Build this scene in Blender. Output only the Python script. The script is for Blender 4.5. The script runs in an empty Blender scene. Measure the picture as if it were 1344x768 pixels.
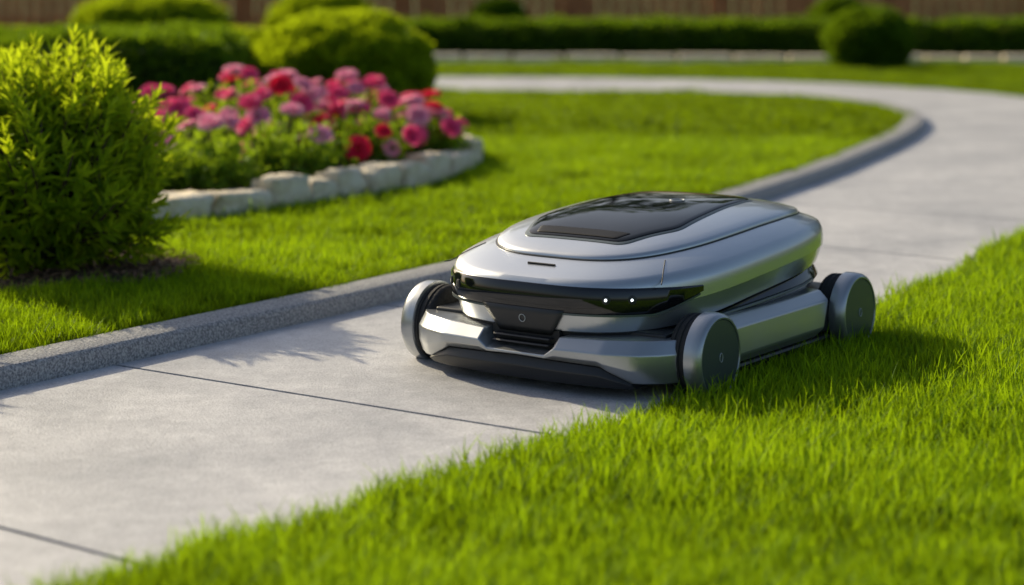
import bpy, bmesh, math, random
import numpy as np
from mathutils import Vector, noise
random.seed(7); rng=np.random.default_rng(11)
scene=bpy.context.scene
R=math.radians

# ---------------------------------------------------------------- materials
def new_mat(name):
    m=bpy.data.materials.new(name); m.use_nodes=True
    nt=m.node_tree; b=nt.nodes['Principled BSDF']; return m,nt,b
def N(nt,t,**k):
    n=nt.nodes.new(t)
    for a,v in k.items(): setattr(n,a,v)
    return n
def ramp(nt,stops):
    r=N(nt,'ShaderNodeValToRGB'); e=r.color_ramp.elements
    while len(e)<len(stops): e.new(0.5)
    for i,(p,c) in enumerate(stops):
        e[i].position=p; e[i].color=(*c,1)
    return r
def plain(name,col,rough=.5,metal=0,coat=0,spec=.5):
    m,nt,b=new_mat(name)
    b.inputs['Base Color'].default_value=(*col,1)
    b.inputs['Roughness'].default_value=rough
    b.inputs['Metallic'].default_value=metal
    b.inputs['Coat Weight'].default_value=coat
    b.inputs['Coat Roughness'].default_value=.05
    b.inputs['Specular IOR Level'].default_value=spec
    return m
def noisy(name,stops,scale=5,rough=.8,bump=.0,bscale=60,detail=6,bdist=.01):
    m,nt,b=new_mat(name)
    tc=N(nt,'ShaderNodeTexCoord')
    n=N(nt,'ShaderNodeTexNoise'); n.inputs['Scale'].default_value=scale; n.inputs['Detail'].default_value=detail
    nt.links.new(tc.outputs['Object'],n.inputs['Vector'])
    r=ramp(nt,stops); nt.links.new(n.outputs['Fac'],r.inputs['Fac'])
    nt.links.new(r.outputs['Color'],b.inputs['Base Color'])
    b.inputs['Roughness'].default_value=rough
    if bump>0:
        n2=N(nt,'ShaderNodeTexNoise'); n2.inputs['Scale'].default_value=bscale; n2.inputs['Detail'].default_value=5
        nt.links.new(tc.outputs['Object'],n2.inputs['Vector'])
        bp=N(nt,'ShaderNodeBump'); bp.inputs['Strength'].default_value=bump; bp.inputs['Distance'].default_value=bdist
        nt.links.new(n2.outputs['Fac'],bp.inputs['Height']); nt.links.new(bp.outputs['Normal'],b.inputs['Normal'])
    return m
def leafmat(name,stops,trans=.35,tcol=(.3,.45,.03),rough=.6,world_noise=None,zshade=None,spec=.2):
    """foliage: colour from random-per-island, mixed with translucency"""
    m,nt,b=new_mat(name)
    g=N(nt,'ShaderNodeNewGeometry')
    r=ramp(nt,stops)
    src=g.outputs['Random Per Island']
    if world_noise:
        n=N(nt,'ShaderNodeTexNoise'); n.inputs['Scale'].default_value=world_noise; n.inputs['Detail'].default_value=3
        nt.links.new(g.outputs['Position'],n.inputs['Vector'])
        mx=N(nt,'ShaderNodeMath',operation='MULTIPLY_ADD'); mx.inputs[1].default_value=.5
        sb=N(nt,'ShaderNodeMapRange'); sb.inputs[1].default_value=.3; sb.inputs[2].default_value=.7; sb.inputs[3].default_value=0; sb.inputs[4].default_value=.5
        nt.links.new(n.outputs['Fac'],sb.inputs[0])
        nt.links.new(src,mx.inputs[0]); nt.links.new(sb.outputs[0],mx.inputs[2]); src=mx.outputs[0]
    nt.links.new(src,r.inputs['Fac'])
    col=r.outputs['Color']
    fac=None
    if zshade:  # shade between blades put into the colour, darker towards the root
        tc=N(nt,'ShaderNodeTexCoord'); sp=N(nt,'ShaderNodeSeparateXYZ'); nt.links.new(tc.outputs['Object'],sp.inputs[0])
        mr=N(nt,'ShaderNodeMapRange'); mr.inputs[1].default_value=zshade[0]; mr.inputs[2].default_value=zshade[1]
        mr.inputs[3].default_value=zshade[2]; mr.inputs[4].default_value=1
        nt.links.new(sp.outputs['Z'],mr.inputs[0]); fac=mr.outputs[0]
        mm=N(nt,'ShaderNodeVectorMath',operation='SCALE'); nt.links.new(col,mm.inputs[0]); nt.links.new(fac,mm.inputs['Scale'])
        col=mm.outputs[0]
    nt.links.new(col,b.inputs['Base Color'])
    b.inputs['Roughness'].default_value=rough; b.inputs['Specular IOR Level'].default_value=spec
    t=N(nt,'ShaderNodeBsdfTranslucent')
    mc=N(nt,'ShaderNodeMix',data_type='RGBA',blend_type='MIX'); mc.inputs[0].default_value=.5
    nt.links.new(col,mc.inputs[6]); mc.inputs[7].default_value=(*tcol,1)
    tco=mc.outputs[2]
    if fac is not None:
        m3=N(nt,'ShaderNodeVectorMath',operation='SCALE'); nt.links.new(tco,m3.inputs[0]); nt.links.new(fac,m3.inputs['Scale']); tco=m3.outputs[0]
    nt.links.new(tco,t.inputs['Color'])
    ms=N(nt,'ShaderNodeMixShader'); ms.inputs[0].default_value=trans
    nt.links.new(b.outputs[0],ms.inputs[1]); nt.links.new(t.outputs[0],ms.inputs[2])
    nt.links.new(ms.outputs[0],nt.nodes['Material Output'].inputs['Surface'])
    return m

M_silver=plain('silver_paint',(.54,.565,.585),.27,.8,.6)
M_silver2=plain('satin_silver',(.42,.44,.455),.36,.8,.25)
M_black=plain('gloss_black',(.006,.007,.009),.07,0,.3)
M_dark=plain('dark_plastic',(.018,.02,.023),.42)
M_under=plain('underbody_black',(.008,.008,.009),.6)
M_glass=plain('canopy_glass',(.004,.006,.008),.03,0,0,.14)
M_vent=plain('canopy_vent_black',(.006,.006,.007),.5,0,0,.15)
M_slate=plain('slate_metal',(.10,.125,.13),.38,.6)
M_tyre=noisy('tyre_rubber',[(.3,(.012,.012,.013)),(.7,(.025,.025,.026))],20,.75,.3,90)
M_light=plain('headlamp',(1,1,1),.3)
M_light.node_tree.nodes['Principled BSDF'].inputs['Emission Color'].default_value=(.85,.95,1,1)
M_light.node_tree.nodes['Principled BSDF'].inputs['Emission Strength'].default_value=3
M_mark=plain('logo_grey',(.45,.48,.5),.4,.3)
for m in (M_silver,M_silver2):
    nt=m.node_tree; b=nt.nodes['Principled BSDF']
    tc=N(nt,'ShaderNodeTexCoord'); n=N(nt,'ShaderNodeTexNoise'); n.inputs['Scale'].default_value=9; n.inputs['Detail'].default_value=8
    nt.links.new(tc.outputs['Object'],n.inputs['Vector'])
    mr=N(nt,'ShaderNodeMapRange'); mr.inputs[3].default_value=.25; mr.inputs[4].default_value=.38
    nt.links.new(n.outputs['Fac'],mr.inputs[0]); nt.links.new(mr.outputs[0],b.inputs['Roughness'])

# concrete
def concrete():
    m,nt,b=new_mat('concrete')
    tc=N(nt,'ShaderNodeTexCoord')
    def no(s,d,r=.55):
        n=N(nt,'ShaderNodeTexNoise'); n.inputs['Scale'].default_value=s; n.inputs['Detail'].default_value=d; n.inputs['Roughness'].default_value=r
        nt.links.new(tc.outputs['Object'],n.inputs['Vector']); return n
    a=no(1.6,9,.7); c=no(160,3); d=no(14,6,.7)
    ra=ramp(nt,[(.34,(.42,.425,.45)),(.66,(.65,.645,.66))]); nt.links.new(a.outputs['Fac'],ra.inputs['Fac'])
    rc=ramp(nt,[(.32,(.70,.70,.70)),(.55,(1,1,1)),(.75,(1.1,1.1,1.1))]); nt.links.new(c.outputs['Fac'],rc.inputs['Fac'])
    rd=ramp(nt,[(.3,(.80,.80,.81)),(.65,(1.06,1.06,1.05))]); nt.links.new(d.outputs['Fac'],rd.inputs['Fac'])
    m1=N(nt,'ShaderNodeMix',data_type='RGBA',blend_type='MULTIPLY'); m1.inputs[0].default_value=1
    nt.links.new(ra.outputs[0],m1.inputs[6]); nt.links.new(rc.outputs[0],m1.inputs[7])
    m2=N(nt,'ShaderNodeMix',data_type='RGBA',blend_type='MULTIPLY'); m2.inputs[0].default_value=1
    nt.links.new(m1.outputs[2],m2.inputs[6]); nt.links.new(rd.outputs[0],m2.inputs[7])
    nt.links.new(m2.outputs[2],b.inputs['Base Color'])
    b.inputs['Roughness'].default_value=.5
    ad=N(nt,'ShaderNodeMath',operation='ADD'); nt.links.new(c.outputs['Fac'],ad.inputs[0]); nt.links.new(d.outputs['Fac'],ad.inputs[1])
    bp=N(nt,'ShaderNodeBump'); bp.inputs['Strength'].default_value=.5; bp.inputs['Distance'].default_value=.003
    nt.links.new(ad.outputs[0],bp.inputs['Height']); nt.links.new(bp.outputs['Normal'],b.inputs['Normal'])
    return m
M_conc=concrete()
M_gap=plain('joint_dirt',(.03,.028,.025),.95)
M_kerb=noisy('kerb_granite',[(.34,(.16,.16,.17)),(.5,(.31,.31,.315)),(.66,(.50,.49,.48))],150,.8,.8,110,3,.005)
M_soil=noisy('soil',[(.35,(.04,.022,.013)),(.7,(.12,.07,.04))],30,.95,1,45,6,.03)
M_lawnbase=noisy('lawn_base',[(.35,(.04,.08,.008)),(.7,(.10,.18,.012))],7,.95,.6,70,6,.02)
M_stone=noisy('edging_stone',[(.3,(.60,.49,.33)),(.5,(.79,.69,.51)),(.75,(.86,.79,.64))],9,.85,.9,22,8,.025)
M_wood=noisy('fence_wood',[(.3,(.42,.14,.045)),(.7,(.66,.26,.09))],3,.8,.4,30)
M_bark=noisy('bark',[(.3,(.05,.033,.022)),(.7,(.12,.085,.06))],14,.9,.8,40)
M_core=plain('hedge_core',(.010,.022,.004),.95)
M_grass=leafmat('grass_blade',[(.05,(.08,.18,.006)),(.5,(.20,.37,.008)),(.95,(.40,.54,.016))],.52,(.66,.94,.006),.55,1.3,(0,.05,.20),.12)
M_leafA=leafmat('shrub_leaf',[(.0,(.07,.16,.008)),(.5,(.23,.38,.010)),(1,(.46,.58,.02))],.57,(.84,.95,.02),.5)
M_leafB=leafmat('hedge_leaf',[(.0,(.025,.08,.005)),(.6,(.06,.15,.006)),(1,(.14,.25,.010))],.42,(.40,.58,.01),.6)
M_leafC=leafmat('topiary_leaf',[(.0,(.055,.13,.006)),(.6,(.18,.30,.008)),(1,(.38,.50,.015))],.55,(.76,.90,.01),.55)
M_leafR=leafmat('rose_leaf',[(.0,(.04,.10,.010)),(.6,(.12,.24,.014)),(1,(.25,.40,.02))],.5,(.55,.75,.02),.5)
M_leafT=leafmat('tree_leaf',[(.0,(.02,.05,.008)),(1,(.07,.13,.015))],.3,(.2,.3,.02),.5)
M_p1=leafmat('petal_hot_pink',[(0,(.92,.07,.27)),(1,(.96,.20,.42))],.5,(1,.20,.44),.6)
M_p2=leafmat('petal_light_pink',[(0,(.95,.34,.52)),(1,(.97,.58,.70))],.5,(1,.60,.74),.6)
M_p3=leafmat('petal_red',[(0,(.82,.012,.06)),(1,(.93,.05,.14))],.5,(1,.05,.13),.6)

# ---------------------------------------------------------------- mesh helpers
def link(o,parent=None):
    scene.collection.objects.link(o)
    if parent: o.parent=parent
    return o
def empty(name,loc=(0,0,0),rz=0):
    e=bpy.data.objects.new(name,None); e.location=loc; e.rotation_euler=(0,0,rz); e.empty_display_size=.2
    return link(e)
def mobj(name,v,f,mats,parent=None,smooth=False,bevel=0,seg=2,angle=30):
    me=bpy.data.meshes.new(name); me.from_pydata([tuple(p) for p in v],[],f); me.update()
    for m in (mats if isinstance(mats,(list,tuple)) else [mats]): me.materials.append(m)
    bm=bmesh.new(); bm.from_mesh(me); bmesh.ops.recalc_face_normals(bm,faces=bm.faces); bm.to_mesh(me); bm.free()
    if smooth:
        me.polygons.foreach_set('use_smooth',[True]*len(me.polygons))
        try: me.set_sharp_from_angle(angle=R(angle))
        except Exception: pass
    o=bpy.data.objects.new(name,me); link(o,parent)
    if bevel>0:
        b=o.modifiers.new('b','BEVEL'); b.width=bevel; b.segments=seg; b.limit_method='ANGLE'; b.angle_limit=R(25)
        me.polygons.foreach_set('use_smooth',[True]*len(me.polygons))
        w=o.modifiers.new('w','WEIGHTED_NORMAL'); w.keep_sharp=True
    return o
def npmesh(name,V,F,mats,mi=None,smooth=False):
    me=bpy.data.meshes.new(name); n=len(V); m,k=F.shape
    me.vertices.add(n); me.vertices.foreach_set('co',np.ascontiguousarray(V,dtype=np.float32).ravel())
    me.loops.add(m*k); me.loops.foreach_set('vertex_index',np.ascontiguousarray(F,dtype=np.int32).ravel())
    me.polygons.add(m); me.polygons.foreach_set('loop_start',np.arange(0,m*k,k,dtype=np.int32))
    for q in mats: me.materials.append(q)
    if mi is not None: me.polygons.foreach_set('material_index',mi.astype(np.int32))
    if smooth: me.polygons.foreach_set('use_smooth',np.ones(m,dtype=bool))
    me.update(calc_edges=True); me.validate()
    return me
def catmull(P,sub):
    P=[np.array(p,float) for p in P]; out=[]
    for i in range(len(P)-1):
        p0=P[i-1] if i>0 else 2*P[0]-P[1]; p1=P[i]; p2=P[i+1]; p3=P[i+2] if i+2<len(P) else 2*P[-1]-P[-2]
        for s in range(sub):
            t=s/sub
            out.append(.5*((2*p1)+(-p0+p2)*t+(2*p0-5*p1+4*p2-p3)*t*t+(-p0+3*p1-3*p2+p3)*t**3))
    out.append(P[-1]); return np.array(out)
def inpoly(px,py,poly):
    ins=np.zeros(len(px),bool); n=len(poly); j=n-1
    for i in range(n):
        xi,yi=poly[i]; xj,yj=poly[j]
        c=((yi>py)!=(yj>py)); 
        if yj!=yi: ins^= c&(px<(xj-xi)*(py-yi)/(yj-yi)+xi)
        j=i
    return ins
def pldist(px,py,pl):
    d=np.full(len(px),1e9)
    for i in range(len(pl)-1):
        ax,ay=pl[i]; bx_,by=pl[i+1]; dx,dy=bx_-ax,by-ay; L2=dx*dx+dy*dy+1e-12
        t=np.clip(((px-ax)*dx+(py-ay)*dy)/L2,0,1)
        d=np.minimum(d,np.hypot(px-ax-t*dx,py-ay-t*dy))
    return d
def unit(a): return a/np.maximum(np.linalg.norm(a,axis=1,keepdims=True),1e-9)
def leaves(P,D,U,L,W,fold=.25,long=True):
    D=unit(D); S=unit(np.cross(D,U)); Nn=np.cross(S,D)
    L=np.asarray(L).reshape(-1,1)*np.ones((len(P),1)); W=np.asarray(W).reshape(-1,1)*np.ones((len(P),1))
    up=Nn*W*fold
    droop=-Nn*L*.12
    v=[P, P+D*L*.3+S*W*.45+up, P+D*L*.68+S*W*.36+up+droop*.5, P+D*L+droop, P+D*L*.68-S*W*.36+up+droop*.5, P+D*L*.3-S*W*.45+up]
    V=np.stack(v,1).reshape(-1,3); b=(np.arange(len(P))*6)[:,None]
    F=np.concatenate([b+np.array([[0,1,2,3]]),b+np.array([[0,3,4,5]])],0)
    return V,F
def cat(parts):
    V=[];F=[];MI=[];o=0
    for v,f,m in parts:
        V.append(v);F.append(f+o);MI.append(np.full(len(f),m));o+=len(v)
    return np.concatenate(V),np.concatenate(F),np.concatenate(MI)
def randdir(n):
    return unit(rng.normal(size=(n,3)))

# ---------------------------------------------------------------- layout: path edges
pairs=[((-4.78,.38),(-3.57,-.44)),((-3.08,2.85),(-1.88,2.16)),((-1.86,4.63),(-.67,3.74)),((-1.14,5.67),(.16,4.775)),
((-.44,6.69),(.81,5.79)),((.14,7.62),(1.31,6.74)),((.68,8.60),(1.80,7.66)),((1.22,9.66),(2.45,8.85)),((1.75,10.8),(3.05,10.1)),
((2.2,11.9),(3.55,11.3)),((2.6,12.95),(4.0,12.6)),((2.95,14.1),(4.45,14.0)),((3.10,15.2),(4.75,15.7)),((2.98,16.2),(4.6,17.5)),
((2.5,17.0),(3.9,19.0)),((1.7,17.45),(2.5,20.2)),((.4,17.65),(.8,20.75)),((-1.2,17.7),(-1.2,20.9)),((-3,17.7),(-3,20.8)),
((-6,17.4),(-6,20.4)),((-12,16.5),(-12,19.5))]
SUB=10
Lc=catmull([p[0] for p in pairs],SUB); Rc=catmull([p[1] for p in pairs],SUB)
S=300
mobj('ground',[(-S,-S,0),(S,-S,0),(S,S,0),(-S,S,0)],[(0,1,2,3)],M_lawnbase)
path=empty('concrete_path')
v=[];f=[]
for i in range(len(Lc)):
    v+= [(*Lc[i],.004),(*Rc[i],.004)]
for i in range(len(Lc)-1): f.append((2*i,2*i+1,2*i+3,2*i+2))
mobj('path_joint_bed',v,f,M_gap,path)
v=[];f=[]
G=.0075; H=.014
for k in range(len(pairs)-1):
    base=len(v)
    rows=[]
    for s in range(SUB+1):
        i=k*SUB+s
        l=Lc[i].copy(); r=Rc[i].copy()
        if s==0: d=Lc[i+1]-Lc[i]; d/=np.linalg.norm(d); l+=d*G; r+=d*G
        if s==SUB: d=Lc[i]-Lc[i-1]; d/=np.linalg.norm(d); l-=d*G; r-=d*G
        for q in range(7):
            t=q/6; p=l*(1-t)+r*t; rows.append((p[0],p[1],H))
    v+=rows
    for s in range(SUB):
        for q in range(6):
            a=base+s*7+q; f.append((a,a+1,a+8,a+7))
    for s in (0,SUB):
        b2=len(v)
        for q in range(7):
            p=rows[s*7+q]; v.append((p[0],p[1],.004))
        for q in range(6): f.append((base+s*7+q,base+s*7+q+1,b2+q+1,b2+q))
mobj('path_slabs',v,f,M_conc,path)
# kerb
d=np.gradient(Lc,axis=0); d/=np.linalg.norm(d,axis=1,keepdims=True)
nL=np.stack([-d[:,1],d[:,0]],1)
KW=.155; KH=.075
prof=[(0,.0),(.004,KH-.016),(.008,KH-.006),(.018,KH),(KW-.01,KH),(KW,KH-.02)]
v=[];f=[]; PQ=len(prof)
for i in range(len(Lc)):
    for (o,z) in prof:
        p=Lc[i]+nL[i]*o; v.append((p[0],p[1],z))
for i in range(len(Lc)-1):
    for q in range(PQ-1):
        a=i*PQ+q; f.append((a,a+PQ,a+PQ+1,a+1))
mobj('kerb',v,f,M_kerb,None,smooth=True,angle=60)
Lk=Lc+nL*(KW-.005)
isl=[tuple(p) for p in Lk]+[(-12,0.4)]
bm=bmesh.new(); vs=[bm.verts.new((p[0],p[1],KH-.022)) for p in isl]; fc=bm.faces.new(vs); bmesh.ops.triangulate(bm,faces=[fc])
bmesh.ops.recalc_face_normals(bm,faces=bm.faces)
me=bpy.data.meshes.new('lawn_soil'); bm.to_mesh(me); bm.free(); me.materials.append(M_lawnbase)
lawn=bpy.data.objects.new('raised_lawn',me); link(lawn)

outer=[tuple(p) for p in Rc]+[(-14,19.5),(-14,-2)]
bedpts=[(-2.05,7.95),(-1.6,8.35),(-1.24,8.66),(-.95,9.08),(-.64,9.6),(-.36,10.3),(-.25,10.95),(-.34,11.6),(-.7,12.1),(-1.3,12.45),(-2.2,12.5),(-3.0,11.8),(-3.2,10.3),(-2.8,8.6),(-2.05,7.95)]
bed=catmull(bedpts,8)

# ---------------------------------------------------------------- grass
def tuft(name,nb,rad,h0,h1,w,seed):
    r=np.random.default_rng(seed)
    a=r.uniform(0,6.283,nb); rr=rad*np.sqrt(r.uniform(0,1,nb))
    P=np.stack([rr*np.cos(a),rr*np.sin(a),np.zeros(nb)],1)
    la=r.uniform(0,6.283,nb); lean=r.uniform(.08,.75,nb)
    hn=np.array([noise.noise(Vector((p[0]*28,p[1]*28,seed))) for p in P])
    h=r.uniform(h0,h1,nb)*(1+.5*hn)*np.where(r.uniform(0,1,nb)<.07,1.4,1)
    dirx=np.stack([np.cos(la),np.sin(la),np.zeros(nb)],1); sa=la+r.uniform(-1.2,1.2,nb)+1.57
    sd=np.stack([np.cos(sa),np.sin(sa),np.zeros(nb)],1)
    Z=np.array([[0,0,1.]])
    V=[]
    for t,ww in ((0,1.),(.4,.9),(.75,.6)):
        c=P+dirx*(lean*h*t**1.8)[:,None]+Z*(h*t*(1-.18*lean*t))[:,None]
        V+= [c-sd*w*ww*.5, c+sd*w*ww*.5]
    V.append(P+dirx*(lean*h)[:,None]+Z*(h*(1-.18*lean))[:,None])
    V=np.stack(V,1).reshape(-1,3)
    faces=[]
    for x in range(0,nb*7,7): faces+= [(x,x+1,x+3,x+2),(x+2,x+3,x+5,x+4),(x+4,x+5,x+6)]
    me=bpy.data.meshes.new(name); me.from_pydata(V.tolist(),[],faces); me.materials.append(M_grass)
    me.polygons.foreach_set('use_smooth',[True]*len(me.polygons))
    return me
def emitter(name,P,scale,tuftmesh,parent,tilt=.06):
    n=len(P); a=rng.uniform(0,6.283,n)
    X=np.stack([np.cos(a),np.sin(a),rng.normal(0,tilt,n)],1); X=unit(X)
    up=np.stack([rng.normal(0,tilt,n),rng.normal(0,tilt,n),np.ones(n)],1)
    Y=unit(np.cross(up,X)); h=(scale*.005)[:,None]
    V=np.stack([P-X*h-Y*h,P+X*h-Y*h,P+X*h+Y*h,P-X*h+Y*h],1).reshape(-1,3)
    F=(np.arange(n)*4)[:,None]+np.array([[0,1,2,3]])
    me=npmesh(name,V,F,[])
    o=bpy.data.objects.new(name,me); link(o,parent)
    o.instance_type='FACES'; o.use_instance_faces_scale=True; o.instance_faces_scale=100
    o.show_instancer_for_render=False; o.show_instancer_for_viewport=False
    c=bpy.data.objects.new(name+'_blades',tuftmesh); link(c,o)
grass=empty('grass')
ex=[(-1.64,7.08,.48)]
def region(ymin,ymax,dens,tag,edge0,edge1,sc=1.0,nvar=3,osc=1.25):
    """tufts whose distance from the lawn borders lies in edge0..edge1"""
    xm=lambda y:.29*y+.9
    W=xm(ymax); c=1/math.sqrt(dens)
    gx,gy=np.meshgrid(np.arange(-W,W,c),np.arange(ymin,ymax,c))
    x=gx.ravel()+rng.uniform(-.5,.5,gx.size)*c; y=gy.ravel()+rng.uniform(-.5,.5,gx.size)*c
    k=np.abs(x)<xm(y); x=x[k];y=y[k]
    I=inpoly(x,y,isl); O=~inpoly(x,y,outer)
    I&=~inpoly(x,y,bed)
    dI=np.minimum(pldist(x,y,Lk),pldist(x,y,bed)); dO=pldist(x,y,Rc)
    for (cx,cy,cr) in ex:
        dd=np.hypot(x-cx,y-cy)-(cr+.05*np.sin(7*np.arctan2(y-cy,x-cx))); I&=dd>0; dI=np.minimum(dI,np.abs(dd))
    hy=(y>23.75)&(y<26.2)
    O&=~hy
    for nm,mask,z in (('i',I&(dI>=edge0)&(dI<edge1),KH-.022),('o',O&(dO>=edge0)&(dO<edge1),0.0)):
        xx=x[mask]; yy=y[mask]
        if len(xx)==0: continue
        g=rng.integers(0,nvar,len(xx))
        hv=np.array([noise.noise(Vector((a*1.7,b*1.7,0)))+.5*noise.noise(Vector((a*6,b*6,3))) for a,b in zip(xx,yy)])
        s=sc*(rng.uniform(.88,1.15,len(xx))+.3*hv)
        if nm=='o': s*=osc
        for q in range(nvar):
            m=g==q
            P=np.stack([xx[m],yy[m],np.full(m.sum(),z)],1)
            emitter(f'turf_{tag}_{nm}{q}',P,s[m],TM[tag][q],grass)
TM={}
for tag,nb,rad,h0,h1,w in (('edge',24,.028,.024,.052,.0026),('near',330,.095,.022,.060,.0028),('mid',400,.15,.025,.055,.004),('medge',40,.05,.022,.05,.004),('far',420,.28,.02,.04,.009),('fedge',60,.09,.015,.03,.007)):
    TM[tag]=[tuft(f'tuft_{tag}{i}',nb,rad,h0,h1,w,50+i) for i in range(3)]
region(2.9,7.6,1300,'edge',-.01,.09,osc=1.15)
region(2.9,7.6,115,'near',.07,99,osc=1.32)
region(7.6,12.5,450,'medge',-.01,.14)
region(7.6,12.5,44,'mid',.11,99,osc=1.1)
region(12.5,25,200,'fedge',-.01,.22,osc=1.0)
region(12.5,25,15,'far',.2,99,1.05,osc=1.0)

# ---------------------------------------------------------------- planting helpers
def lump(c,rad,n,lumpy=.12,freq=2.2,zmin=None,seed=0,power=1.0):
    D=randdir(n); rad=np.array(rad)
    k=np.array([1+lumpy*noise.noise(Vector((d*freq).tolist())+Vector((seed,seed*.7,0)))*2 for d in D])
    P=D*rad*k[:,None]; Nn=unit(D/rad)
    P=P+np.array(c)
    if zmin is not None:
        m=P[:,2]>zmin; P=P[m];Nn=Nn[m]
    return P,Nn
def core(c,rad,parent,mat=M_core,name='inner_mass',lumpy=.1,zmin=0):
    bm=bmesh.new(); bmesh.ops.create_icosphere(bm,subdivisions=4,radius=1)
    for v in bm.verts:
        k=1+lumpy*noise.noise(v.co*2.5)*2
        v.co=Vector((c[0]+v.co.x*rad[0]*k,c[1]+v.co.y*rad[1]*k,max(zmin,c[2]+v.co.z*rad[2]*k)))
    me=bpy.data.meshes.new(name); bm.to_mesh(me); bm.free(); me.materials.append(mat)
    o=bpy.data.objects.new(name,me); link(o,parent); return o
def round_bush(name,c,rad,n,L,W,mat=M_leafB,lumpy=.06,zmin=.02,seed=1):
    e=empty(name,(c[0],c[1],0)); cc=(0,0,c[2])
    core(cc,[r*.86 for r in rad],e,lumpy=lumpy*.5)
    P,Nn=lump(cc,rad,n,lumpy,3,zmin,seed)
    P=P-Nn*np.abs(rng.normal(0,.045,len(P)))[:,None]*min(1,rad[0]*1.6)
    D=Nn+rng.normal(0,.55,P.shape)+np.array([0,0,.35])
    U=rng.normal(0,1,P.shape)+Nn*1.2
    V,F=leaves(P,D,U,L*rng.uniform(.7,1.25,len(P)),W*rng.uniform(.8,1.2,len(P)))
    o=bpy.data.objects.new('foliage',npmesh('foliage',V,F,[mat])); link(o,e)
    return e
def box_hedge(name,x0,x1,y0,y1,h,n,L,W,mat=M_leafB,rr=.12,skew=0):
    e=empty(name)
    v=[(x0+.06,y0+.06,0),(x1-.06,y0+.06,0),(x1-.06,y1-.06,0),(x0+.06,y1-.06,0)]
    v+= [(a,b,h-.07) for a,b,_ in v]
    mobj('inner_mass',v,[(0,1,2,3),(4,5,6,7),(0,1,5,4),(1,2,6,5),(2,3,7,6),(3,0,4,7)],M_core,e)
    lx=x1-x0; ly=y1-y0
    areas=np.array([lx*ly,lx*h,lx*h,ly*h,ly*h]); pr=areas/areas.sum()
    k=rng.choice(5,n,p=pr); u=rng.uniform(0,1,n); w=rng.uniform(0,1,n)
    P=np.zeros((n,3)); Nn=np.zeros((n,3))
    m=k==0; P[m]=np.stack([x0+u[m]*lx,y0+w[m]*ly,np.full(m.sum(),h)],1); Nn[m]=(0,0,1)
    m=k==1; P[m]=np.stack([x0+u[m]*lx,np.full(m.sum(),y0),w[m]*h],1); Nn[m]=(0,-1,0)
    m=k==2; P[m]=np.stack([x0+u[m]*lx,np.full(m.sum(),y1),w[m]*h],1); Nn[m]=(0,1,0)
    m=k==3; P[m]=np.stack([np.full(m.sum(),x0),y0+u[m]*ly,w[m]*h],1); Nn[m]=(-1,0,0)
    m=k==4; P[m]=np.stack([np.full(m.sum(),x1),y0+u[m]*ly,w[m]*h],1); Nn[m]=(1,0,0)
    cx=np.clip(P,[x0+rr,y0+rr,-9],[x1-rr,y1-rr,h-rr]); dd=P-cx; ln=np.linalg.norm(dd,axis=1,keepdims=True)
    P=np.where(ln>rr,cx+dd/np.maximum(ln,1e-6)*rr,P); Nn=unit(Nn+dd/rr*.8)
    nz=np.array([noise.noise(Vector((p*2.3).tolist())) for p in P])
    P=P+Nn*(nz*.07+np.abs(rng.normal(0,.02,n))-.02)[:,None]
    D=Nn+rng.normal(0,.6,P.shape)+np.array([0,0,.3]); U=rng.normal(0,1,P.shape)+Nn
    V,F=leaves(P,D,U,L*rng.uniform(.7,1.3,n),W*rng.uniform(.8,1.2,n))
    o=bpy.data.objects.new('foliage',npmesh('foliage',V,F,[mat])); link(o,e); return e

box_hedge('boxwood_hedge',-2.4,10,25.0,26.0,.43,26000,.085,.05)
box_hedge('boxwood_hedge',-10,-2.2,22.6,23.6,.36,18000,.085,.05,M_leafC)
box_hedge('boxwood_hedge',-5.2,-1.95,13.2,15.0,.66,26000,.055,.032,M_leafB,rr=.2)
round_bush('round_shrub',(-1.25,14.5,.40),(.66,.66,.42),22000,.055,.03,M_leafC,lumpy=.07)
round_bush('round_shrub',(4.12,22.8,.33),(.49,.49,.36),8000,.07,.04,seed=4)
for i,(x,y,r,h) in enumerate(((-5.2,28.5,1.1,.80),(-2.75,28.6,.75,.80),(-.2,28.6,.40,.68),(4.75,28.6,.42,.70),(8.5,28.6,.8,.76))):
    round_bush('clipped_shrub',(x,y,h*.45),(r,r*.8,h*.55),6000,.10,.06,M_leafC if x<-1 else M_leafB,seed=10+i)

# stone edging far
v=[];f=[]
pts=catmull([(-3.5,24.45),(0,24.45),(4,24.25),(7,23.9),(11,23.2)],6)
ed=empty('stone_edging')
for i in range(len(pts)-1):
    a=pts[i];b=pts[i+1]; dd=(b-a)/np.linalg.norm(b-a); a=a+dd*.02; b=b-dd*.02; n2=np.array([-dd[1],dd[0]])
    hh=.10+random.uniform(-.01,.01); q=[a-n2*.2,b-n2*.2,b+n2*.2,a+n2*.2]
    o=len(v); v+=[(p[0],p[1],0) for p in q]+[(p[0],p[1],hh) for p in q]
    f+=[(o,o+1,o+5,o+4),(o+1,o+2,o+6,o+5),(o+2,o+3,o+7,o+6),(o+3,o,o+4,o+7),(o+4,o+5,o+6,o+7)]
mobj('edging_blocks',v,f,M_stone,ed,bevel=.015)

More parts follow.
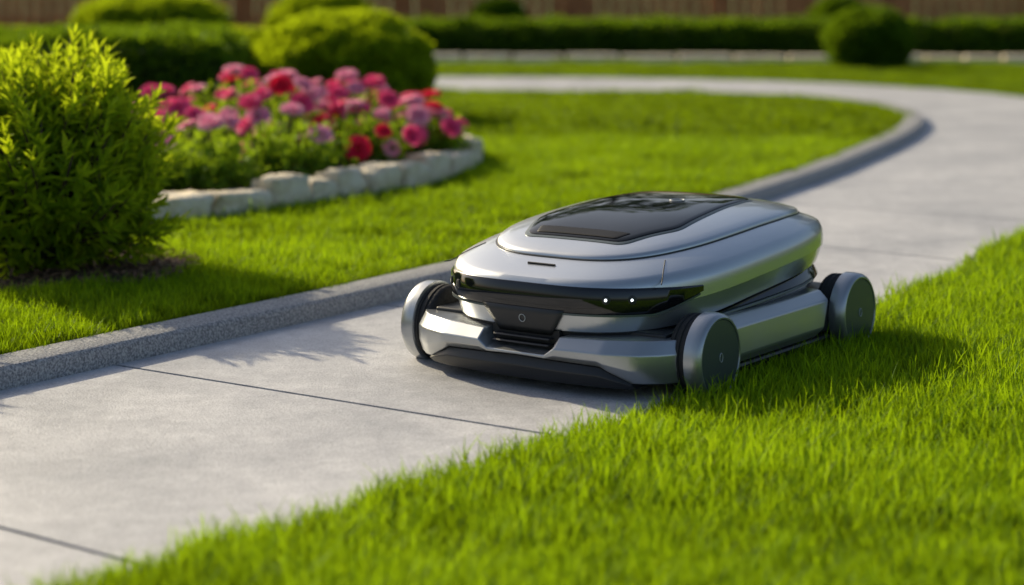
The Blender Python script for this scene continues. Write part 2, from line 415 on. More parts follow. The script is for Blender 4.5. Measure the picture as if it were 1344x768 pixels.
# fence
fen=empty('wooden_fence')
v=[];f=[]
def boxv(x0,x1,y0,y1,z0,z1,v,f):
    o=len(v); v+=[(x0,y0,z0),(x1,y0,z0),(x1,y1,z0),(x0,y1,z0),(x0,y0,z1),(x1,y0,z1),(x1,y1,z1),(x0,y1,z1)]
    f+=[(o,o+1,o+5,o+4),(o+1,o+2,o+6,o+5),(o+2,o+3,o+7,o+6),(o+3,o,o+4,o+7),(o+4,o+5,o+6,o+7),(o,o+3,o+2,o+1)]
x=-14
while x<16:
    w=.17; j=random.uniform(-.012,.012); boxv(x,x+w,31+j,31.025+j,.04,1.55+random.uniform(-.01,.01),v,f); x+=w+.022
for z in (.3,.85,1.35): boxv(-14,16,31.045,31.095,z,z+.09,v,f)
x=-14
while x<16.1: boxv(x-.055,x+.055,30.87,30.98,0,1.62,v,f); x+=2.46
yy=31
while yy>18:
    boxv(-14.1,-14.07,yy-.135,yy,.04,1.55,v,f); yy-=.153
mobj('fence_boards',v,f,M_wood,fen)

# trees behind fence (reflected in the paintwork)
tr=empty('distant_trees')
parts=[]; tv=[];tf=[]
for i in range(12):
    x=-7+i*3.0+random.uniform(-.8,.8); y=38+random.uniform(-2,5); hgt=random.uniform(8.5,12.5)
    if x<-3: hgt=7
    o=len(tv)
    for k in range(8):
        a=k*math.pi/4; tv.append((x+.25*math.cos(a),y+.25*math.sin(a),0))
    for k in range(8):
        a=k*math.pi/4; tv.append((x+.1*math.cos(a),y+.1*math.sin(a),hgt*.7))
    tf+=[(o+k,o+(k+1)%8,o+8+(k+1)%8,o+8+k) for k in range(8)]
    for c in range(13):
        cc=(x+random.gauss(0,1.2),y+random.gauss(0,1.2),hgt*random.uniform(.25,.95)); rr=random.uniform(.9,1.6)
        P,Nn=lump(cc,(rr,rr,rr*.8),170,.2,2,None,c)
        P=P-Nn*(rng.uniform(0,.5,len(P))**2*rr)[:,None]
        V,F=leaves(P,Nn+rng.normal(0,.7,P.shape),rng.normal(0,1,P.shape)+Nn,rng.uniform(.25,.45,len(P)),.24)
        parts.append((V,F,0))
V,F,MI=cat(parts)
o=bpy.data.objects.new('crowns',npmesh('crowns',V,F,[M_leafT])); link(o,tr)
mobj('trunks',tv,tf,M_bark,tr,smooth=True)

# ---------------------------------------------------------------- left shrub
def leafy_shrub(name,c,rad,h,ns=470):
    e=empty(name,(c[0],c[1],0))
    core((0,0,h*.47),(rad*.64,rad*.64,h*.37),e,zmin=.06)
    cz=h*.50; rz=h*.47
    parts=[]
    P,Nn=lump((0,0,cz),(rad*.86,rad*.86,rz*.90),ns,.15,2.4,.08,3)
    P=P-Nn*(rng.uniform(0,1,len(P))**2*.10)[:,None]
    ax=unit(Nn*.75+np.array([0,0,.95])+rng.normal(0,.2,P.shape))
    SL=rng.uniform(.09,.18,len(P))
    nl=14
    allP=[];allD=[];allU=[];allL=[]
    for k in range(nl):
        t=k/(nl-1)
        ang=k*2.4+rng.uniform(0,.6,len(P))+np.arange(len(P))
        a=unit(np.cross(ax,np.tile([[.3,.5,.1]],(len(P),1)))); b=np.cross(ax,a)
        out=a*np.cos(ang)[:,None]+b*np.sin(ang)[:,None]
        op=1.25*(1-t)+.3
        d=unit(ax+out*op)
        allP.append(P+ax*(SL*t)[:,None]); allD.append(d); allU.append(ax*1.0-out*.3+rng.normal(0,.15,P.shape)); allL.append(rng.uniform(.065,.10,len(P))*(1-.3*t))
    LP=np.concatenate(allP);LD=np.concatenate(allD);LU=np.concatenate(allU);LL=np.concatenate(allL)
    V,F=leaves(LP,LD,LU,LL,LL*.27,.2); parts.append((V,F,0))
    V,F=leaves(P-ax*.06,ax,rng.normal(0,1,P.shape),SL+.06,.006,.5); parts.append((V,F,1))
    n=3800; Q,Nq=lump((0,0,cz),(rad*.76,rad*.76,rz*.82),n,.1,2.2,.05,3)
    V,F=leaves(Q,Nq+rng.normal(0,.7,Q.shape)+[0,0,.3],rng.normal(0,1,Q.shape)+Nq,rng.uniform(.05,.08,len(Q)),.018); parts.append((V,F,0))
    V,F,MI=cat(parts)
    o=bpy.data.objects.new('foliage',npmesh('foliage',V,F,[M_leafA,M_bark],MI)); link(o,e)
    sv=[];sf=[]
    for i in range(9):
        a=i*.7; r0=.05; r1=rad*.5; o2=len(sv)
        for t in (0,1):
            cx=(r0+(r1-r0)*t)*math.cos(a); cy=(r0+(r1-r0)*t)*math.sin(a); q=.012-.004*t
            for k in range(6):
                b=k*math.pi/3; sv.append((cx+q*math.cos(b),cy+q*math.sin(b),.03+.4*t))
        sf+=[(o2+k,o2+(k+1)%6,o2+6+(k+1)%6,o2+6+k) for k in range(6)]
    mobj('stems',sv,sf,M_bark,e,smooth=True)
leafy_shrub('leafy_shrub',(-1.69,7.12),.44,.82)
leafy_shrub('leafy_shrub',(-2.55,6.25),.40,.85,330)  # unseen shrub, added out of frame to throw leafy shadow on the path

# mulch under shrub
def mound(name,poly,z0,zh,mat,fall=.15):
    cx=np.mean([p[0] for p in poly]); cy=np.mean([p[1] for p in poly])
    v=[];f=[];n=len(poly); rings=10
    for k in range(rings):
        s=1-k/rings
        for p in poly:
            x=cx+(p[0]-cx)*s; y=cy+(p[1]-cy)*s
            z=z0+zh*min(1,(1-s)/fall)**.6+.012*noise.noise(Vector((x*9,y*9,0)))*min(1,k)
            v.append((x,y,z))
    v.append((cx,cy,z0+zh))
    for k in range(rings-1):
        for i in range(n):
            j=(i+1)%n; f.append((k*n+i,k*n+j,(k+1)*n+j,(k+1)*n+i))
    for i in range(n): f.append(((rings-1)*n+i,(rings-1)*n+(i+1)%n,len(v)-1))
    return mobj(name,v,f,mat,None,smooth=True,angle=80)
circ=[(-1.62+.52*math.cos(a)*(1+.06*math.sin(5*a)),7.08+.50*math.sin(a)*(1+.05*math.cos(4*a))) for a in np.linspace(0,2*math.pi,40,endpoint=False)]
mulch=mound('mulch_bed',circ,KH-.024,.035,M_soil,.25)
M_chip=noisy('bark_chip',[(.3,(.10,.05,.028)),(.7,(.28,.16,.09))],25,.9)
n=1800; a=rng.uniform(0,6.283,n); r=.5*np.sqrt(rng.uniform(0,1,n))
P=np.stack([-1.62+r*np.cos(a),7.08+r*np.sin(a),np.full(n,KH+.012)+rng.uniform(0,.012,n)],1)
D=np.stack([rng.normal(0,1,n),rng.normal(0,1,n),rng.normal(0,.25,n)],1); U=np.tile([[0,0,1.]],(n,1))+rng.normal(0,.3,(n,3))
V,F=leaves(P,D,U,rng.uniform(.015,.04,n),rng.uniform(.008,.016,n),.1)
o=bpy.data.objects.new('bark_chips',npmesh('bark_chips',V,F,[M_chip])); link(o,mulch)

# flower bed
mound('flower_bed_soil',[tuple(p) for p in bed[:-1:2]],KH-.02,.09,M_soil,.12)
stones=empty('bed_edging_stones')
seg=np.linalg.norm(np.diff(bed,axis=0),axis=1); cum=np.concatenate([[0],np.cumsum(seg)])
def at(s):
    s=s%cum[-1]; i=min(len(seg)-1,np.searchsorted(cum,s,side='right')-1); t=(s-cum[i])/seg[i]
    p=bed[i]*(1-t)+bed[i+1]*t; dd=bed[i+1]-bed[i]; return p,dd/np.linalg.norm(dd)
s=0; si=0
while s<cum[-1]-.1:
    ln=random.uniform(.18,.36); p,dd=at(s+ln/2)
    bm=bmesh.new(); bmesh.ops.create_cube(bm,size=1)
    bmesh.ops.subdivide_edges(bm,edges=bm.edges,cuts=5,use_grid_fill=True)
    hh=random.uniform(.13,.18); ww=random.uniform(.15,.19)
    for vv in bm.verts:
        c=vv.co.copy()
        m=max(abs(c.x),abs(c.y),abs(c.z)); l=c.length
        c=c*(1-.18*(l-m)/m)
        nn=noise.noise_vector(c*2.6+Vector((si*3.1,si,0)))*.11+noise.noise_vector(c*8+Vector((si,0,0)))*.05
        c+=nn
        vv.co=Vector((c.x*ln*1.02,c.y*ww,c.z*hh))
    me=bpy.data.meshes.new('stone'); bm.to_mesh(me); bm.free(); me.materials.append(M_stone)
    me.polygons.foreach_set('use_smooth',[True]*len(me.polygons))
    o=bpy.data.objects.new(f'stone_{si}',me); link(o,stones)
    o.location=(p[0],p[1],KH-.03+hh*.48); o.rotation_euler=(random.uniform(-.06,.06),random.uniform(-.06,.06),math.atan2(dd[1],dd[0])+random.uniform(-.08,.08))
    s+=ln+.006; si+=1

# roses
def bloom(c,ax,r,mi):
    ax=np.array(ax)/np.linalg.norm(ax); a=np.cross(ax,[.3,.4,.8]); a/=np.linalg.norm(a); b=np.cross(ax,a)
    V=[];F=[]
    for ring,(np_,op,rl,off) in enumerate(((4,.25,.55,0),(5,.6,.8,.3),(6,1.0,1.0,.7),(7,1.35,1.08,1.1))):
        for k in range(np_):
            an=off+k*2*math.pi/np_+random.uniform(-.15,.15); out=a*math.cos(an)+b*math.sin(an); sd=-a*math.sin(an)+b*math.cos(an)
            o=len(V); w=r*(.42+.13*ring)
            def P(t,s,lift=0):
                th=op*(t**.7)
                return c+out*(r*rl*t*math.sin(th)+.06*r)+ax*(r*rl*t*math.cos(th)*.9+lift)+sd*s*w*(math.sin(math.pi*min(1,t*.72+.12)))
            for t in (0,.45,.8,1.0):
                for s_ in (-1,0,1):
                    V.append(P(t,s_,(r*.10 if s_!=0 else 0)*t - (r*.10*ring*.4 if t==1 else 0)))
            for i in range(3):
                for j in range(2): F.append((o+i*3+j,o+i*3+j+1,o+(i+1)*3+j+1,o+(i+1)*3+j))
    return np.array(V),np.array(F),mi
def rose_bush(x,y,h,r,nb,seed):
    e=empty('rose_bush',(x,y,0)); z0=KH+.03
    parts=[]
    n=1900; cz=z0+h*.45
    P,Nn=lump((0,0,cz),(r,r,h*.50),n,.26,2.6,z0,seed)
    P=P-Nn*(rng.uniform(0,1,len(P))**1.5*r*.6)[:,None]
    V,F=leaves(P,Nn+rng.normal(0,.7,P.shape)+[0,0,.2],Nn+rng.normal(0,.6,P.shape)+[0,0,.6],rng.uniform(.03,.055,len(P)),rng.uniform(.018,.03,len(P)),.15); parts.append((V,F,0))
    B,Nb=lump((0,0,cz),(r*1.0,r*1.0,h*.55),nb*6,.15,2.6,z0+h*.40,seed)
    keep=[]
    for i in range(len(B)):
        if all(np.linalg.norm(B[i]-B[j])>.075 for j in keep): keep.append(i)
        if len(keep)>=nb: break
    for i in keep:
        mi=random.choices([2,3,4],[.46,.44,.10])[0]
        c=B[i]+Nb[i]*.025+np.array([0,0,random.uniform(-.01,.06)]); ax=unit((Nb[i]*.7+np.array([0,-.35,.55])+rng.normal(0,.2,3))[None])[0]
        parts.append(bloom(c,ax,random.uniform(.038,.062),mi))
        st=unit(((c-np.array([0,0,z0])))[None])[0]
        V,F=leaves(np.array([c-st*.15,c-st*.15]),np.array([st,st]),np.array([[1,0,0],[0,1,0.]]),.16,.008,.2); parts.append((V,F,1))
    for k in range(7):
        a=k*.9+seed; V,F=leaves(np.array([[0,0,z0-.03]]),np.array([[math.cos(a)*.6,math.sin(a)*.6,1]]),np.array([[math.sin(a),1,0.]]),h*.8,.014,.4); parts.append((V,F,1))
    V,F,MI=cat(parts)
    o=bpy.data.objects.new('stems_leaves_blooms',npmesh('rose',V,F,[M_leafR,M_bark,M_p1,M_p2,M_p3],MI,smooth=True)); link(o,e)
for i,(x,y,h,r,nb) in enumerate(((-1.80,9.05,.26,.26,4),(-1.42,9.12,.26,.24,4),(-1.08,9.62,.30,.25,6),(-.78,10.1,.29,.25,12),(-.50,10.7,.26,.22,13),
    (-1.68,9.85,.33,.32,15),(-1.27,10.3,.44,.32,28),(-.93,10.8,.38,.30,24),(-1.5,11.0,.40,.35,20),(-2.15,10.1,.30,.32,10),(-2.2,11.2,.28,.35,8),(-.62,11.2,.28,.23,12),(-2.4,9.2,.28,.28,6))):
    rose_bush(x,y,h,r,nb,i*1.7)

# ---------------------------------------------------------------- MOWER
mow=empty('robotic_lawn_mower',(.394,5.876,0.014),0)
Fd=Vector((-.579,-.815)); mow.rotation_euler=(0,0,math.atan2(Fd.y,Fd.x))
XF,XR,BW,E=.632,.66,.425,3.1
def lerp(x,pts):
    pts=sorted(pts); return float(np.interp(x,[p[0] for p in pts],[p[1] for p in pts]))
def sm(x,pts):
    return (lerp(x-.05,pts)+2*lerp(x,pts)+lerp(x+.05,pts)+lerp(x-.025,pts)+lerp(x+.025,pts))/6
zs=lambda x: sm(x,[(.63,.290),(.3,.307),(0,.328),(-.3,.346),(-.65,.350)])
zt=lambda x: sm(x,[(.63,.300),(.45,.340),(.3,.366),(.1,.388),(-.1,.401),(-.3,.406),(-.5,.400),(-.65,.380)])
zl=lambda x: sm(x,[(.63,.158),(.45,.168),(.3,.186),(.1,.210),(-.1,.226),(-.4,.244),(-.65,.23)])
def taper(x): return 1-.08*max(0,-x/.63)**2-.05*max(0,x/.63)**2
def oln(n,inset=0,xf=XF,xr=XR,b=BW,e=E):
    out=[]
    for i in range(n):
        t=2*math.pi*i/n; c=math.cos(t); s=math.sin(t)
        X=math.copysign(abs(c)**(2/e),c)*((xf if c>0 else xr)-inset); Y=math.copysign(abs(s)**(2/e),s)*(b-inset)*taper(X)
        out.append((X,Y))
    return out
def rho(x,y):
    b=BW*taper(x); return ((abs(x)/(XF if x>0 else XR))**E+(abs(y)/b)**E)**(1/E)
def Z(x,y):
    r=min(1,rho(x,y)); return zs(x)+(zt(x)-zs(x))*(1-r**2.8)+.024*math.sqrt(max(0,1-r**7))
def loft(name,rings,mat,cap_top=True,cap_bot=False,smooth=True,angle=40,parent=mow):
    n=len(rings[0]); v=[p for r in rings for p in r]; f=[]
    for k in range(len(rings)-1):
        for i in range(n):
            j=(i+1)%n; f.append((k*n+i,k*n+j,(k+1)*n+j,(k+1)*n+i))
    if cap_top: f.append(tuple((len(rings)-1)*n+i for i in range(n)))
    if cap_bot: f.append(tuple(reversed(range(n))))
    return mobj(name,v,f,mat,parent,smooth,angle=angle)
NP=200
def ringz(inset,fz,**k): return [(x,y,fz(x,y)) for x,y in oln(NP,inset,**k)]
def ringf(inset,fr): return ringz(inset,lambda x,y:zl(x)+fr*(zs(x)-zl(x)))
rings=[ringz(.055,lambda x,y:zl(x)+.01),ringz(.026,lambda x,y:zl(x)),ringz(.020,lambda x,y:zl(x)+.004),
       ringf(.009,.33),ringf(.005,.50),ringf(.0045,.515),ringf(.0005,.53),ringf(.0,.75),ringz(.001,lambda x,y:zs(x)-.010),
       ringz(.004,lambda x,y:zs(x)-.002)]
for q in (.012,.025,.045,.07,.10,.14,.18,.23,.28,.33,.37,.405):
    rings.append(ringz(q,Z))
loft('body_shell',rings,M_silver,angle=35)
def deck(n,s):
    out=[]
    for i in range(n):
        t=2*math.pi*i/n; c=math.cos(t); s_=math.sin(t); e=3.2
        X=-.055+math.copysign(abs(c)**(2/e),c)*.54*s; Y=math.copysign(abs(s_)**(2/e),s_)*.335*s*taper(X)
        out.append((X,Y))
    return out
DR=[]
for s_,dz in ((1.0,-.004),(1.0,.004),(.992,.009),(.975,.0115),(.9,.013),(.8,.014),(.65,.014),(.5,.014),(.35,.014),(.2,.014),(.06,.014)):
    DR.append([(x,y,Z(x,y)+dz) for x,y in deck(NP,s_)])
loft('top_deck',DR,M_silver,angle=50)
DR=[[(x,y,Z(x,y)-.004) for x,y in deck(NP,1.012)],[(x,y,Z(x,y)+.0022) for x,y in deck(NP,1.011)],[(x,y,Z(x,y)+.0022) for x,y in deck(NP,.99)]]
loft('deck_seam',DR,M_dark,cap_top=False)
def rpoly(poly,r=.05,k=6):
    out=[];n=len(poly)
    for i in range(n):
        p0=np.array(poly[i-1]);p1=np.array(poly[i]);p2=np.array(poly[(i+1)%n])
        a=p1+(p0-p1)/np.linalg.norm(p0-p1)*r; b=p1+(p2-p1)/np.linalg.norm(p2-p1)*r
        for s in range(k+1):
            t=s/k; out.append(tuple((1-t)**2*a+2*t*(1-t)*p1+t*t*b))
    res=[]
    for i in range(len(out)):
        p=np.array(out[i]);q=np.array(out[(i+1)%len(out)]); m=max(1,int(np.linalg.norm(q-p)/.03))
        for s in range(m): res.append(tuple(p+(q-p)*s/m))
    return res
def patch(name,poly,dz0,dz1,mat,edge=.004):
    cx=np.mean([p[0] for p in poly]); cy=np.mean([p[1] for p in poly]); RR=[]
    for s_,dz in ((1,dz0-.008),(1,dz1-.0015),(.985,dz1),(.93,dz1+.0008),(.8,dz1+.001),(.6,dz1+.001),(.4,dz1+.001),(.2,dz1+.001),(.05,dz1+.001)):
        RR.append([(cx+(p[0]-cx)*s_,cy+(p[1]-cy)*s_,Z(cx+(p[0]-cx)*s_,cy+(p[1]-cy)*s_)+dz) for p in poly])
    return loft(name,RR,mat,angle=50)
can=rpoly([(.38,.16),(.38,-.16),(.20,-.235),(-.32,-.185),(-.36,-.12),(-.36,.12),(-.32,.185),(.20,.235)],.035)
patch('canopy_surround',rpoly([(.391,.168),(.391,-.168),(.205,-.245),(-.33,-.194),(-.372,-.125),(-.372,.125),(-.33,.194),(.205,.245)],.035),.010,.0165,M_slate)
patch('canopy_glass',can,.012,.0195,M_glass)
patch('canopy_vent',rpoly([(.368,.135),(.368,-.135),(.318,-.155),(.318,.155)],.008,3),.014,.0215,M_vent)

def tube(name,pts,r,mat,closed=False,parent=mow):
    cu=bpy.data.curves.new(name,'CURVE'); cu.dimensions='3D'; cu.bevel_depth=r; cu.bevel_resolution=2
    sp=cu.splines.new('POLY'); sp.points.add(len(pts)-1)
    for i,p in enumerate(pts): sp.points[i].co=(*p,1)
    sp.use_cyclic_u=closed; cu.materials.append(mat)
    o=bpy.data.objects.new(name,cu); link(o,parent); return o
for sg in (1,-1):
    pts=[]
    for t in np.linspace(0,1,8):
        x=.385+t*.12; y=sg*(.303+t*.06); pts.append((x,y,Z(x,y)+.0006))
    tube('corner_seam',pts,.0016,M_under)
tube('nose_emblem',[( .54,y,Z(.54,y)+.0018) for y in np.linspace(-.045,.045,7)],.0032,M_under)
tube('canopy_ring',[(-.09+.022*math.cos(a),.06+.022*math.sin(a),Z(-.09,.06)+.0215) for a in np.linspace(0,2*math.pi,24,endpoint=False)],.0016,M_mark,True)

def frontpts(n,ym,inset):
    out=[]
    for i in range(n):
        t=-ym+2*ym*i/(n-1); c=math.cos(t); s=math.sin(t)
        X=abs(c)**(2/E)*(XF-inset); Y=math.copysign(abs(s)**(2/E),s)*(BW-inset)*taper(X); out.append((X,Y,t))
    return out
def band(name,ym,levels,mat,zf,n=90,angle=40):
    rows=[]
    for ins,fr in levels:
        rows.append([(x,y,zf(x,y,t,fr)) for x,y,t in frontpts(n,ym,ins)])
    v=[p for r in rows for p in r]; f=[]; m=len(rows)
    for k in range(m-1):
        for i in range(n-1): f.append((k*n+i,k*n+i+1,(k+1)*n+i+1,(k+1)*n+i))
    f.append(tuple(k*n for k in range(m))); f.append(tuple(k*n+n-1 for k in range(m)))
    return mobj(name,v,f,mat,mow,True,angle=angle)
YM=1.17
def vz(x,y,t,fr):
    hi=.284+.004*(1-abs(t)/YM); lo=.216
    e=max(0,(abs(t)-.80)/(YM-.80)); mid=.268; 
    hi=hi*(1-e*.3)+mid*e*.3; lo=lo+(mid-.006-lo)*e**1.3
    return lo+(hi-lo)*fr
band('sensor_visor',YM,[(.03,0),(-.002,0),(-.0065,.12),(-.0065,.88),(-.001,1.0),(.03,1.0)],M_black,vz)
band('visor_trim',YM-.02,[(.03,0),(-.004,0),(-.004,1),(.03,1)],M_slate,lambda x,y,t,fr: vz(x,y,t,0)-.006+.0055*fr)
def onfront(y,inset):
    lo,hi=0,1.4
    for _ in range(40):
        t=(lo+hi)/2; X=abs(math.cos(t))**(2/E)*(XF-inset); Y=abs(math.sin(t))**(2/E)*(BW-inset)*taper(X)
        if Y<abs(y): lo=t
        else: hi=t
    return X
def disc(name,c,nrm,r,th,mat,seg=20,parent=mow):
    nrm=Vector(nrm).normalized(); q=nrm.to_track_quat('Z','Y'); v=[];f=[]
    for z,rr in ((0,r),(th,r),(th*1.3,r*.8)):
        for i in range(seg):
            a=2*math.pi*i/seg; v.append(Vector(c)+q@Vector((rr*math.cos(a),rr*math.sin(a),z)))
    for k in range(2):
        for i in range(seg):
            j=(i+1)%seg; f.append((k*seg+i,k*seg+j,(k+1)*seg+j,(k+1)*seg+i))
    f.append(tuple(2*seg+i for i in range(seg)))
    return mobj(name,v,f,mat,parent,True)
for sg,ylist in ((1,(.245,.300)),(-1,(.245,.300))):
  for y in ylist:
    x=onfront(y,-.0065); x2=onfront(y+.01,-.0065); n_=Vector((.01,sg*(x-x2),0))
    disc('lamp_bezel',(x-.002,sg*y,.256),n_,.012,.004,M_dark)
    if sg>0: disc('headlamp',(x+.001,y,.256),n_,.0038,.003,M_light)

def shell_inset(z):
    zz=[.160,.164,.205,.232,.264]; ii=[.026,.020,.008,.002,0]
    return float(np.interp(z,zz,ii))
v=[];f=[];NY=14;zrows=[.222,.205,.185,.168,.15]
for zr in zrows:
    hw=.135-(.222-zr)/(.222-.15)*.05
    for i in range(NY+1):
        y=-hw+2*hw*i/NY; v.append((onfront(y,0)-shell_inset(zr)+.006,y,zr))
nn=NY+1
for k in range(len(zrows)-1):
    for i in range(NY): f.append((k*nn+i,k*nn+i+1,(k+1)*nn+i+1,(k+1)*nn+i))
o=mobj('nose_panel',v,f,M_dark,mow,True); so=o.modifiers.new('s','SOLIDIFY'); so.thickness=.012; so.offset=0
xx=onfront(0,0)-shell_inset(.19)+.0135
tube('nose_logo',[(xx+.3*.010*math.sin(a)*.4,.010*math.cos(a),.190+.010*math.sin(a)) for a in np.linspace(0,2*math.pi,20,endpoint=False)],.0011,M_mark,True)
band('cheek_recess',1.05,[(.09,0),(.030,0),(.028,1),(.09,1)],M_under,lambda x,y,t,fr:.150+.015*fr)

def bx(y): return lerp(abs(y),[(0,.672),(.12,.670),(.27,.652),(.36,.614),(.40,.578),(.43,.532)])
def bar(name,ys,sec,mat,bevel=.005):
    v=[];f=[];m=None
    for y in ys:
        pr=sec(y); m=len(pr)
        for (x,z) in pr: v.append((x,y,z))
    for k in range(len(ys)-1):
        for i in range(m): f.append((k*m+i,k*m+(i+1)%m,(k+1)*m+(i+1)%m,(k+1)*m+i))
    f.append(tuple(range(m))); f.append(tuple((len(ys)-1)*m+i for i in range(m)))
    return mobj(name,v,f,mat,mow,bevel=bevel,seg=3)
def bsec(y):
    a=abs(y); top=lerp(a,[(0,.112),(.095,.112),(.125,.152),(.3,.157),(.44,.157)]); x=bx(y)
    zb=lerp(a,[(0,.094),(.25,.085),(.33,.045),(.44,.045)]); zm=lerp(a,[(0,.104),(.095,.104),(.125,.124),(.44,.122)])
    return [(x-.16,top),(x-.034,top),(x-.002,zm),(x-.004,(zm+zb)/2-.002),(x-.022,zb),(x-.16,zb)]
ys=[-.43,-.40,-.36,-.33,-.27,-.25,-.18,-.125,-.095,-.05,0,.05,.095,.125,.18,.25,.27,.33,.36,.40,.43]
bar('front_bumper',ys,bsec,M_silver2)
def csec(y):
    a=abs(y); x=bx(y)-.012; zb=.028; zt_=lerp(a,[(0,.0925),(.25,.0835),(.34,.043)])
    return [(x-.14,zt_),(x-.012,zt_),(x,(zt_+zb)/2+.006),(x-.02,zb),(x-.14,zb)]
bar('chin_lip',[-.335,-.30,-.25,-.18,-.1,0,.1,.18,.25,.30,.335],csec,M_dark,.003)
for i,z in enumerate((.124,.140)):
    bar('grille_slat',[-.092,-.05,0,.05,.092],lambda y,z=z:[(bx(y)-.09,z+.003),(bx(y)-.030-.004*i,z+.003),(bx(y)-.026-.004*i,z-.001),(bx(y)-.09,z-.001)],M_dark,.001)
bar('grille_back',[-.11,0,.11],lambda y:[(bx(y)-.14,.162),(bx(y)-.055,.162),(bx(y)-.055,.108),(bx(y)-.14,.108)],M_under,0)

def cz(inset,z,b=.345): return [(x,y,z) for x,y in oln(NP,inset,xf=.575,xr=.58,b=b)]
loft('chassis',[cz(.06,.04,.33),cz(.0,.06,.33),cz(0,.15),[(x,y,zl(x)+.012) for x,y in oln(NP,.052)]],M_under,cap_bot=True)
for sg in (1,-1):
    xs=np.linspace(.44,-.50,40); v=[];f=[]
    def sy(x,ins): 
        b=(BW-ins)*taper(x); return b*(1-min(.999,(abs(x)/((XF if x>0 else XR)-ins)))**E)**(1/E)
    prof=[(.065,0.0),(.030,.0),(.016,.35),(.030,.8),(.05,1.0)]
    for x in xs:
        hi=zl(x)+.004; lo=lerp(x,[(.44,.164),(.36,.170),(.25,.170),(.0,.165),(-.3,.17),(-.5,.19)])
        for ins,fr in prof: v.append((x,sg*sy(x,ins),lo+(hi-lo)*fr))
    m=len(prof)
    for k in range(len(xs)-1):
        for i in range(m-1): f.append((k*m+i,k*m+i+1,(k+1)*m+i+1,(k+1)*m+i))
    mobj('side_intake',v,f,M_black,mow,True,angle=35)
    v=[];f=[]
    for x,w,zc in ((.30,.004,.180),(.20,.014,.187),(.05,.016,.192),(-.12,.014,.198),(-.26,.010,.202),(-.34,.004,.208)):
        yy=sy(x,.018); v+=[(x,sg*(yy-.03),zc+w*.5),(x,sg*(yy+.004),zc+w*.2),(x,sg*(yy+.006),zc-w*.3),(x,sg*(yy-.03),zc-w*.6)]
    for k in range(5):
        for i in range(4): f.append((k*4+i,k*4+(i+1)%4,(k+1)*4+(i+1)%4,(k+1)*4+i))
    mobj('side_blade',v,f,M_slate,mow,bevel=.002)
    sec=[(.33,.188),(.425,.182),(.460,.158),(.468,.080),(.450,.055),(.33,.055)]
    v=[];f=[]
    def podrow(x0s):
        for (y,z),x in zip(sec,x0s): v.append((x,sg*y,z))
    podrow([.31,.30,.285,.285,.30,.31])
    podrow([.12]*6)
    podrow([-.15]*6)
    podrow([-.31,-.31,-.295,-.25,-.22,-.22])
    for k in range(3):
        for i in range(6): f.append((k*6+i,k*6+(i+1)%6,(k+1)*6+(i+1)%6,(k+1)*6+i))
    f.append(tuple(range(6))); f.append(tuple(18+i for i in range(6)))
    mobj('side_pod',v,f,M_silver2,mow,bevel=.007,seg=3)
    v=[];f=[]
    sec2=[(.33,.060),(.453,.0525),(.458,.045),(.440,.024),(.33,.024)]
    for x in (.30,.1,-.2,-.31):
        for (y,z) in sec2: v.append((x,sg*y,z))
    for k in range(3):
        for i in range(5): f.append((k*5+i,k*5+(i+1)%5,(k+1)*5+(i+1)%5,(k+1)*5+i))
    f.append(tuple(range(5))); f.append(tuple(15+i for i in range(5)))
    mobj('side_skirt',v,f,M_dark,mow,bevel=.002)
    v=[];f=[]
    boxv(-.325,-.235,min(sg*.33,sg*.450),max(sg*.33,sg*.450),.062,.150,v,f)
    mobj('pod_end_cap',v,f,M_dark,mow,bevel=.006)
    v=[];f=[]; boxv(-.52,.52,min(sg*.25,sg*.385),max(sg*.25,sg*.385),.085,.168,v,f)
    mobj('side_sill',v,f,M_dark,mow,bevel=.008)
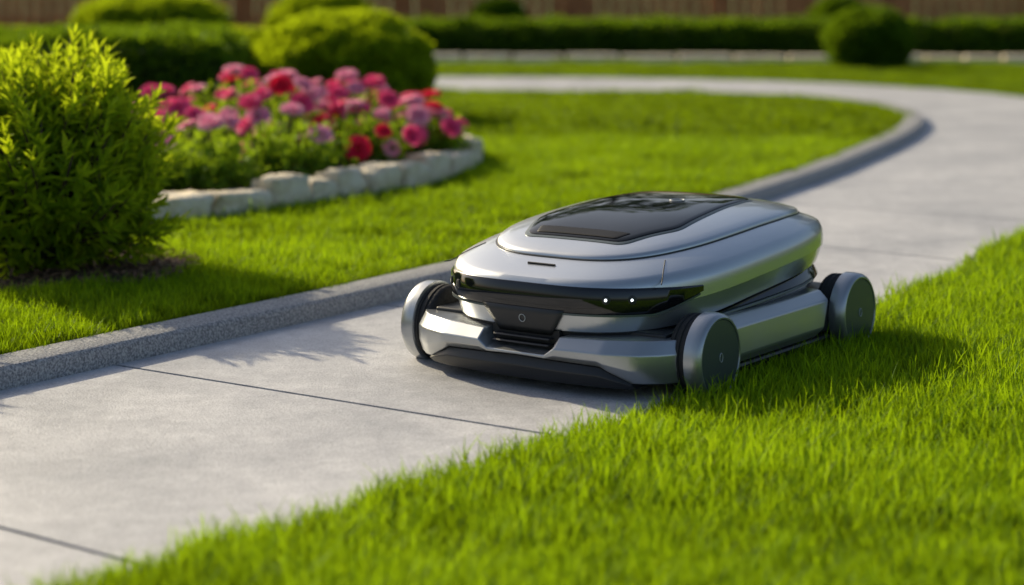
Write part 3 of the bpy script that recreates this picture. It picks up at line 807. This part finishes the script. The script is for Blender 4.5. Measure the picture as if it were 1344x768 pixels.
def wheel(x,sg):
    w=empty('wheel'); w.parent=mow; w.location=(x,0,.105)
    def lathe(name,prof,mat,seg=72,cap=True):
        v=[];f=[]
        for (y,r) in prof:
            for i in range(seg):
                a=2*math.pi*i/seg; v.append((r*math.cos(a),sg*y,r*math.sin(a)))
        for k in range(len(prof)-1):
            for i in range(seg):
                j=(i+1)%seg; f.append((k*seg+i,k*seg+j,(k+1)*seg+j,(k+1)*seg+i))
        if cap: f.append(tuple(range(seg))); f.append(tuple((len(prof)-1)*seg+i for i in range(seg)))
        return mobj(name,v,f,mat,w,True,angle=35)
    lathe('tyre',[(.392,.090),(.398,.104),(.405,.109),(.412,.1095),(.414,.106),(.420,.106),(.422,.110),(.430,.110),(.432,.1065),(.438,.1065),(.440,.110),(.446,.110),(.448,.10)],M_tyre)
    lathe('rim_shell',[(.449,.100),(.449,.113),(.452,.1175),(.470,.1175),(.488,.116),(.497,.112),(.501,.106),(.5005,.102),(.497,.1005),(.494,.1005)],M_silver2)
    lathe('hub_disc',[(.490,.1008),(.4965,.1004),(.4985,.0985),(.4990,.080),(.4995,.04),(.4995,.002)],M_slate)
    lathe('axle',[(.28,.035),(.395,.035)],M_under,24)
    ring=[(.010*math.cos(a)*.8,sg*.5005,.012*math.sin(a)) for a in np.linspace(0,2*math.pi,18,endpoint=False)]
    tube('hub_logo',ring,.0011,M_mark,True,w)
for x in (.425,-.425):
    for sg in (1,-1): wheel(x,sg)

# ---------------------------------------------------------------- camera, light
cam=bpy.data.cameras.new('camera'); co=bpy.data.objects.new('camera',cam); link(co)
co.location=(0,0,1.15); co.rotation_euler=(R(90),0,0)
cam.sensor_width=36; cam.lens=2590/1344*36; cam.shift_y=-424/1344; cam.clip_end=1000; cam.clip_start=.05
cam.dof.use_dof=True; cam.dof.focus_distance=5.45; cam.dof.aperture_fstop=1.6
scene.camera=co
az=Vector((-.66,.75)); el=29
w=bpy.data.worlds.new('World'); scene.world=w; w.use_nodes=True
nt=w.node_tree; sk=nt.nodes.new('ShaderNodeTexSky'); sk.sky_type='NISHITA'; sk.sun_disc=False
sk.sun_elevation=R(el); sk.sun_rotation=math.atan2(az.x,az.y); sk.air_density=1; sk.dust_density=3
bg=nt.nodes['Background']; nt.links.new(sk.outputs[0],bg.inputs[0]); bg.inputs[1].default_value=.125
sun=bpy.data.lights.new('sun','SUN'); sun.energy=5; sun.angle=R(.6); sun.color=(1,.86,.60)
so=bpy.data.objects.new('sun',sun); link(so)
dirv=Vector((-az.x*math.cos(R(el)),-az.y*math.cos(R(el)),-math.sin(R(el))))
so.rotation_euler=dirv.to_track_quat('-Z','Y').to_euler()
scene.view_settings.view_transform='Standard'; scene.view_settings.look='None'; scene.view_settings.exposure=0
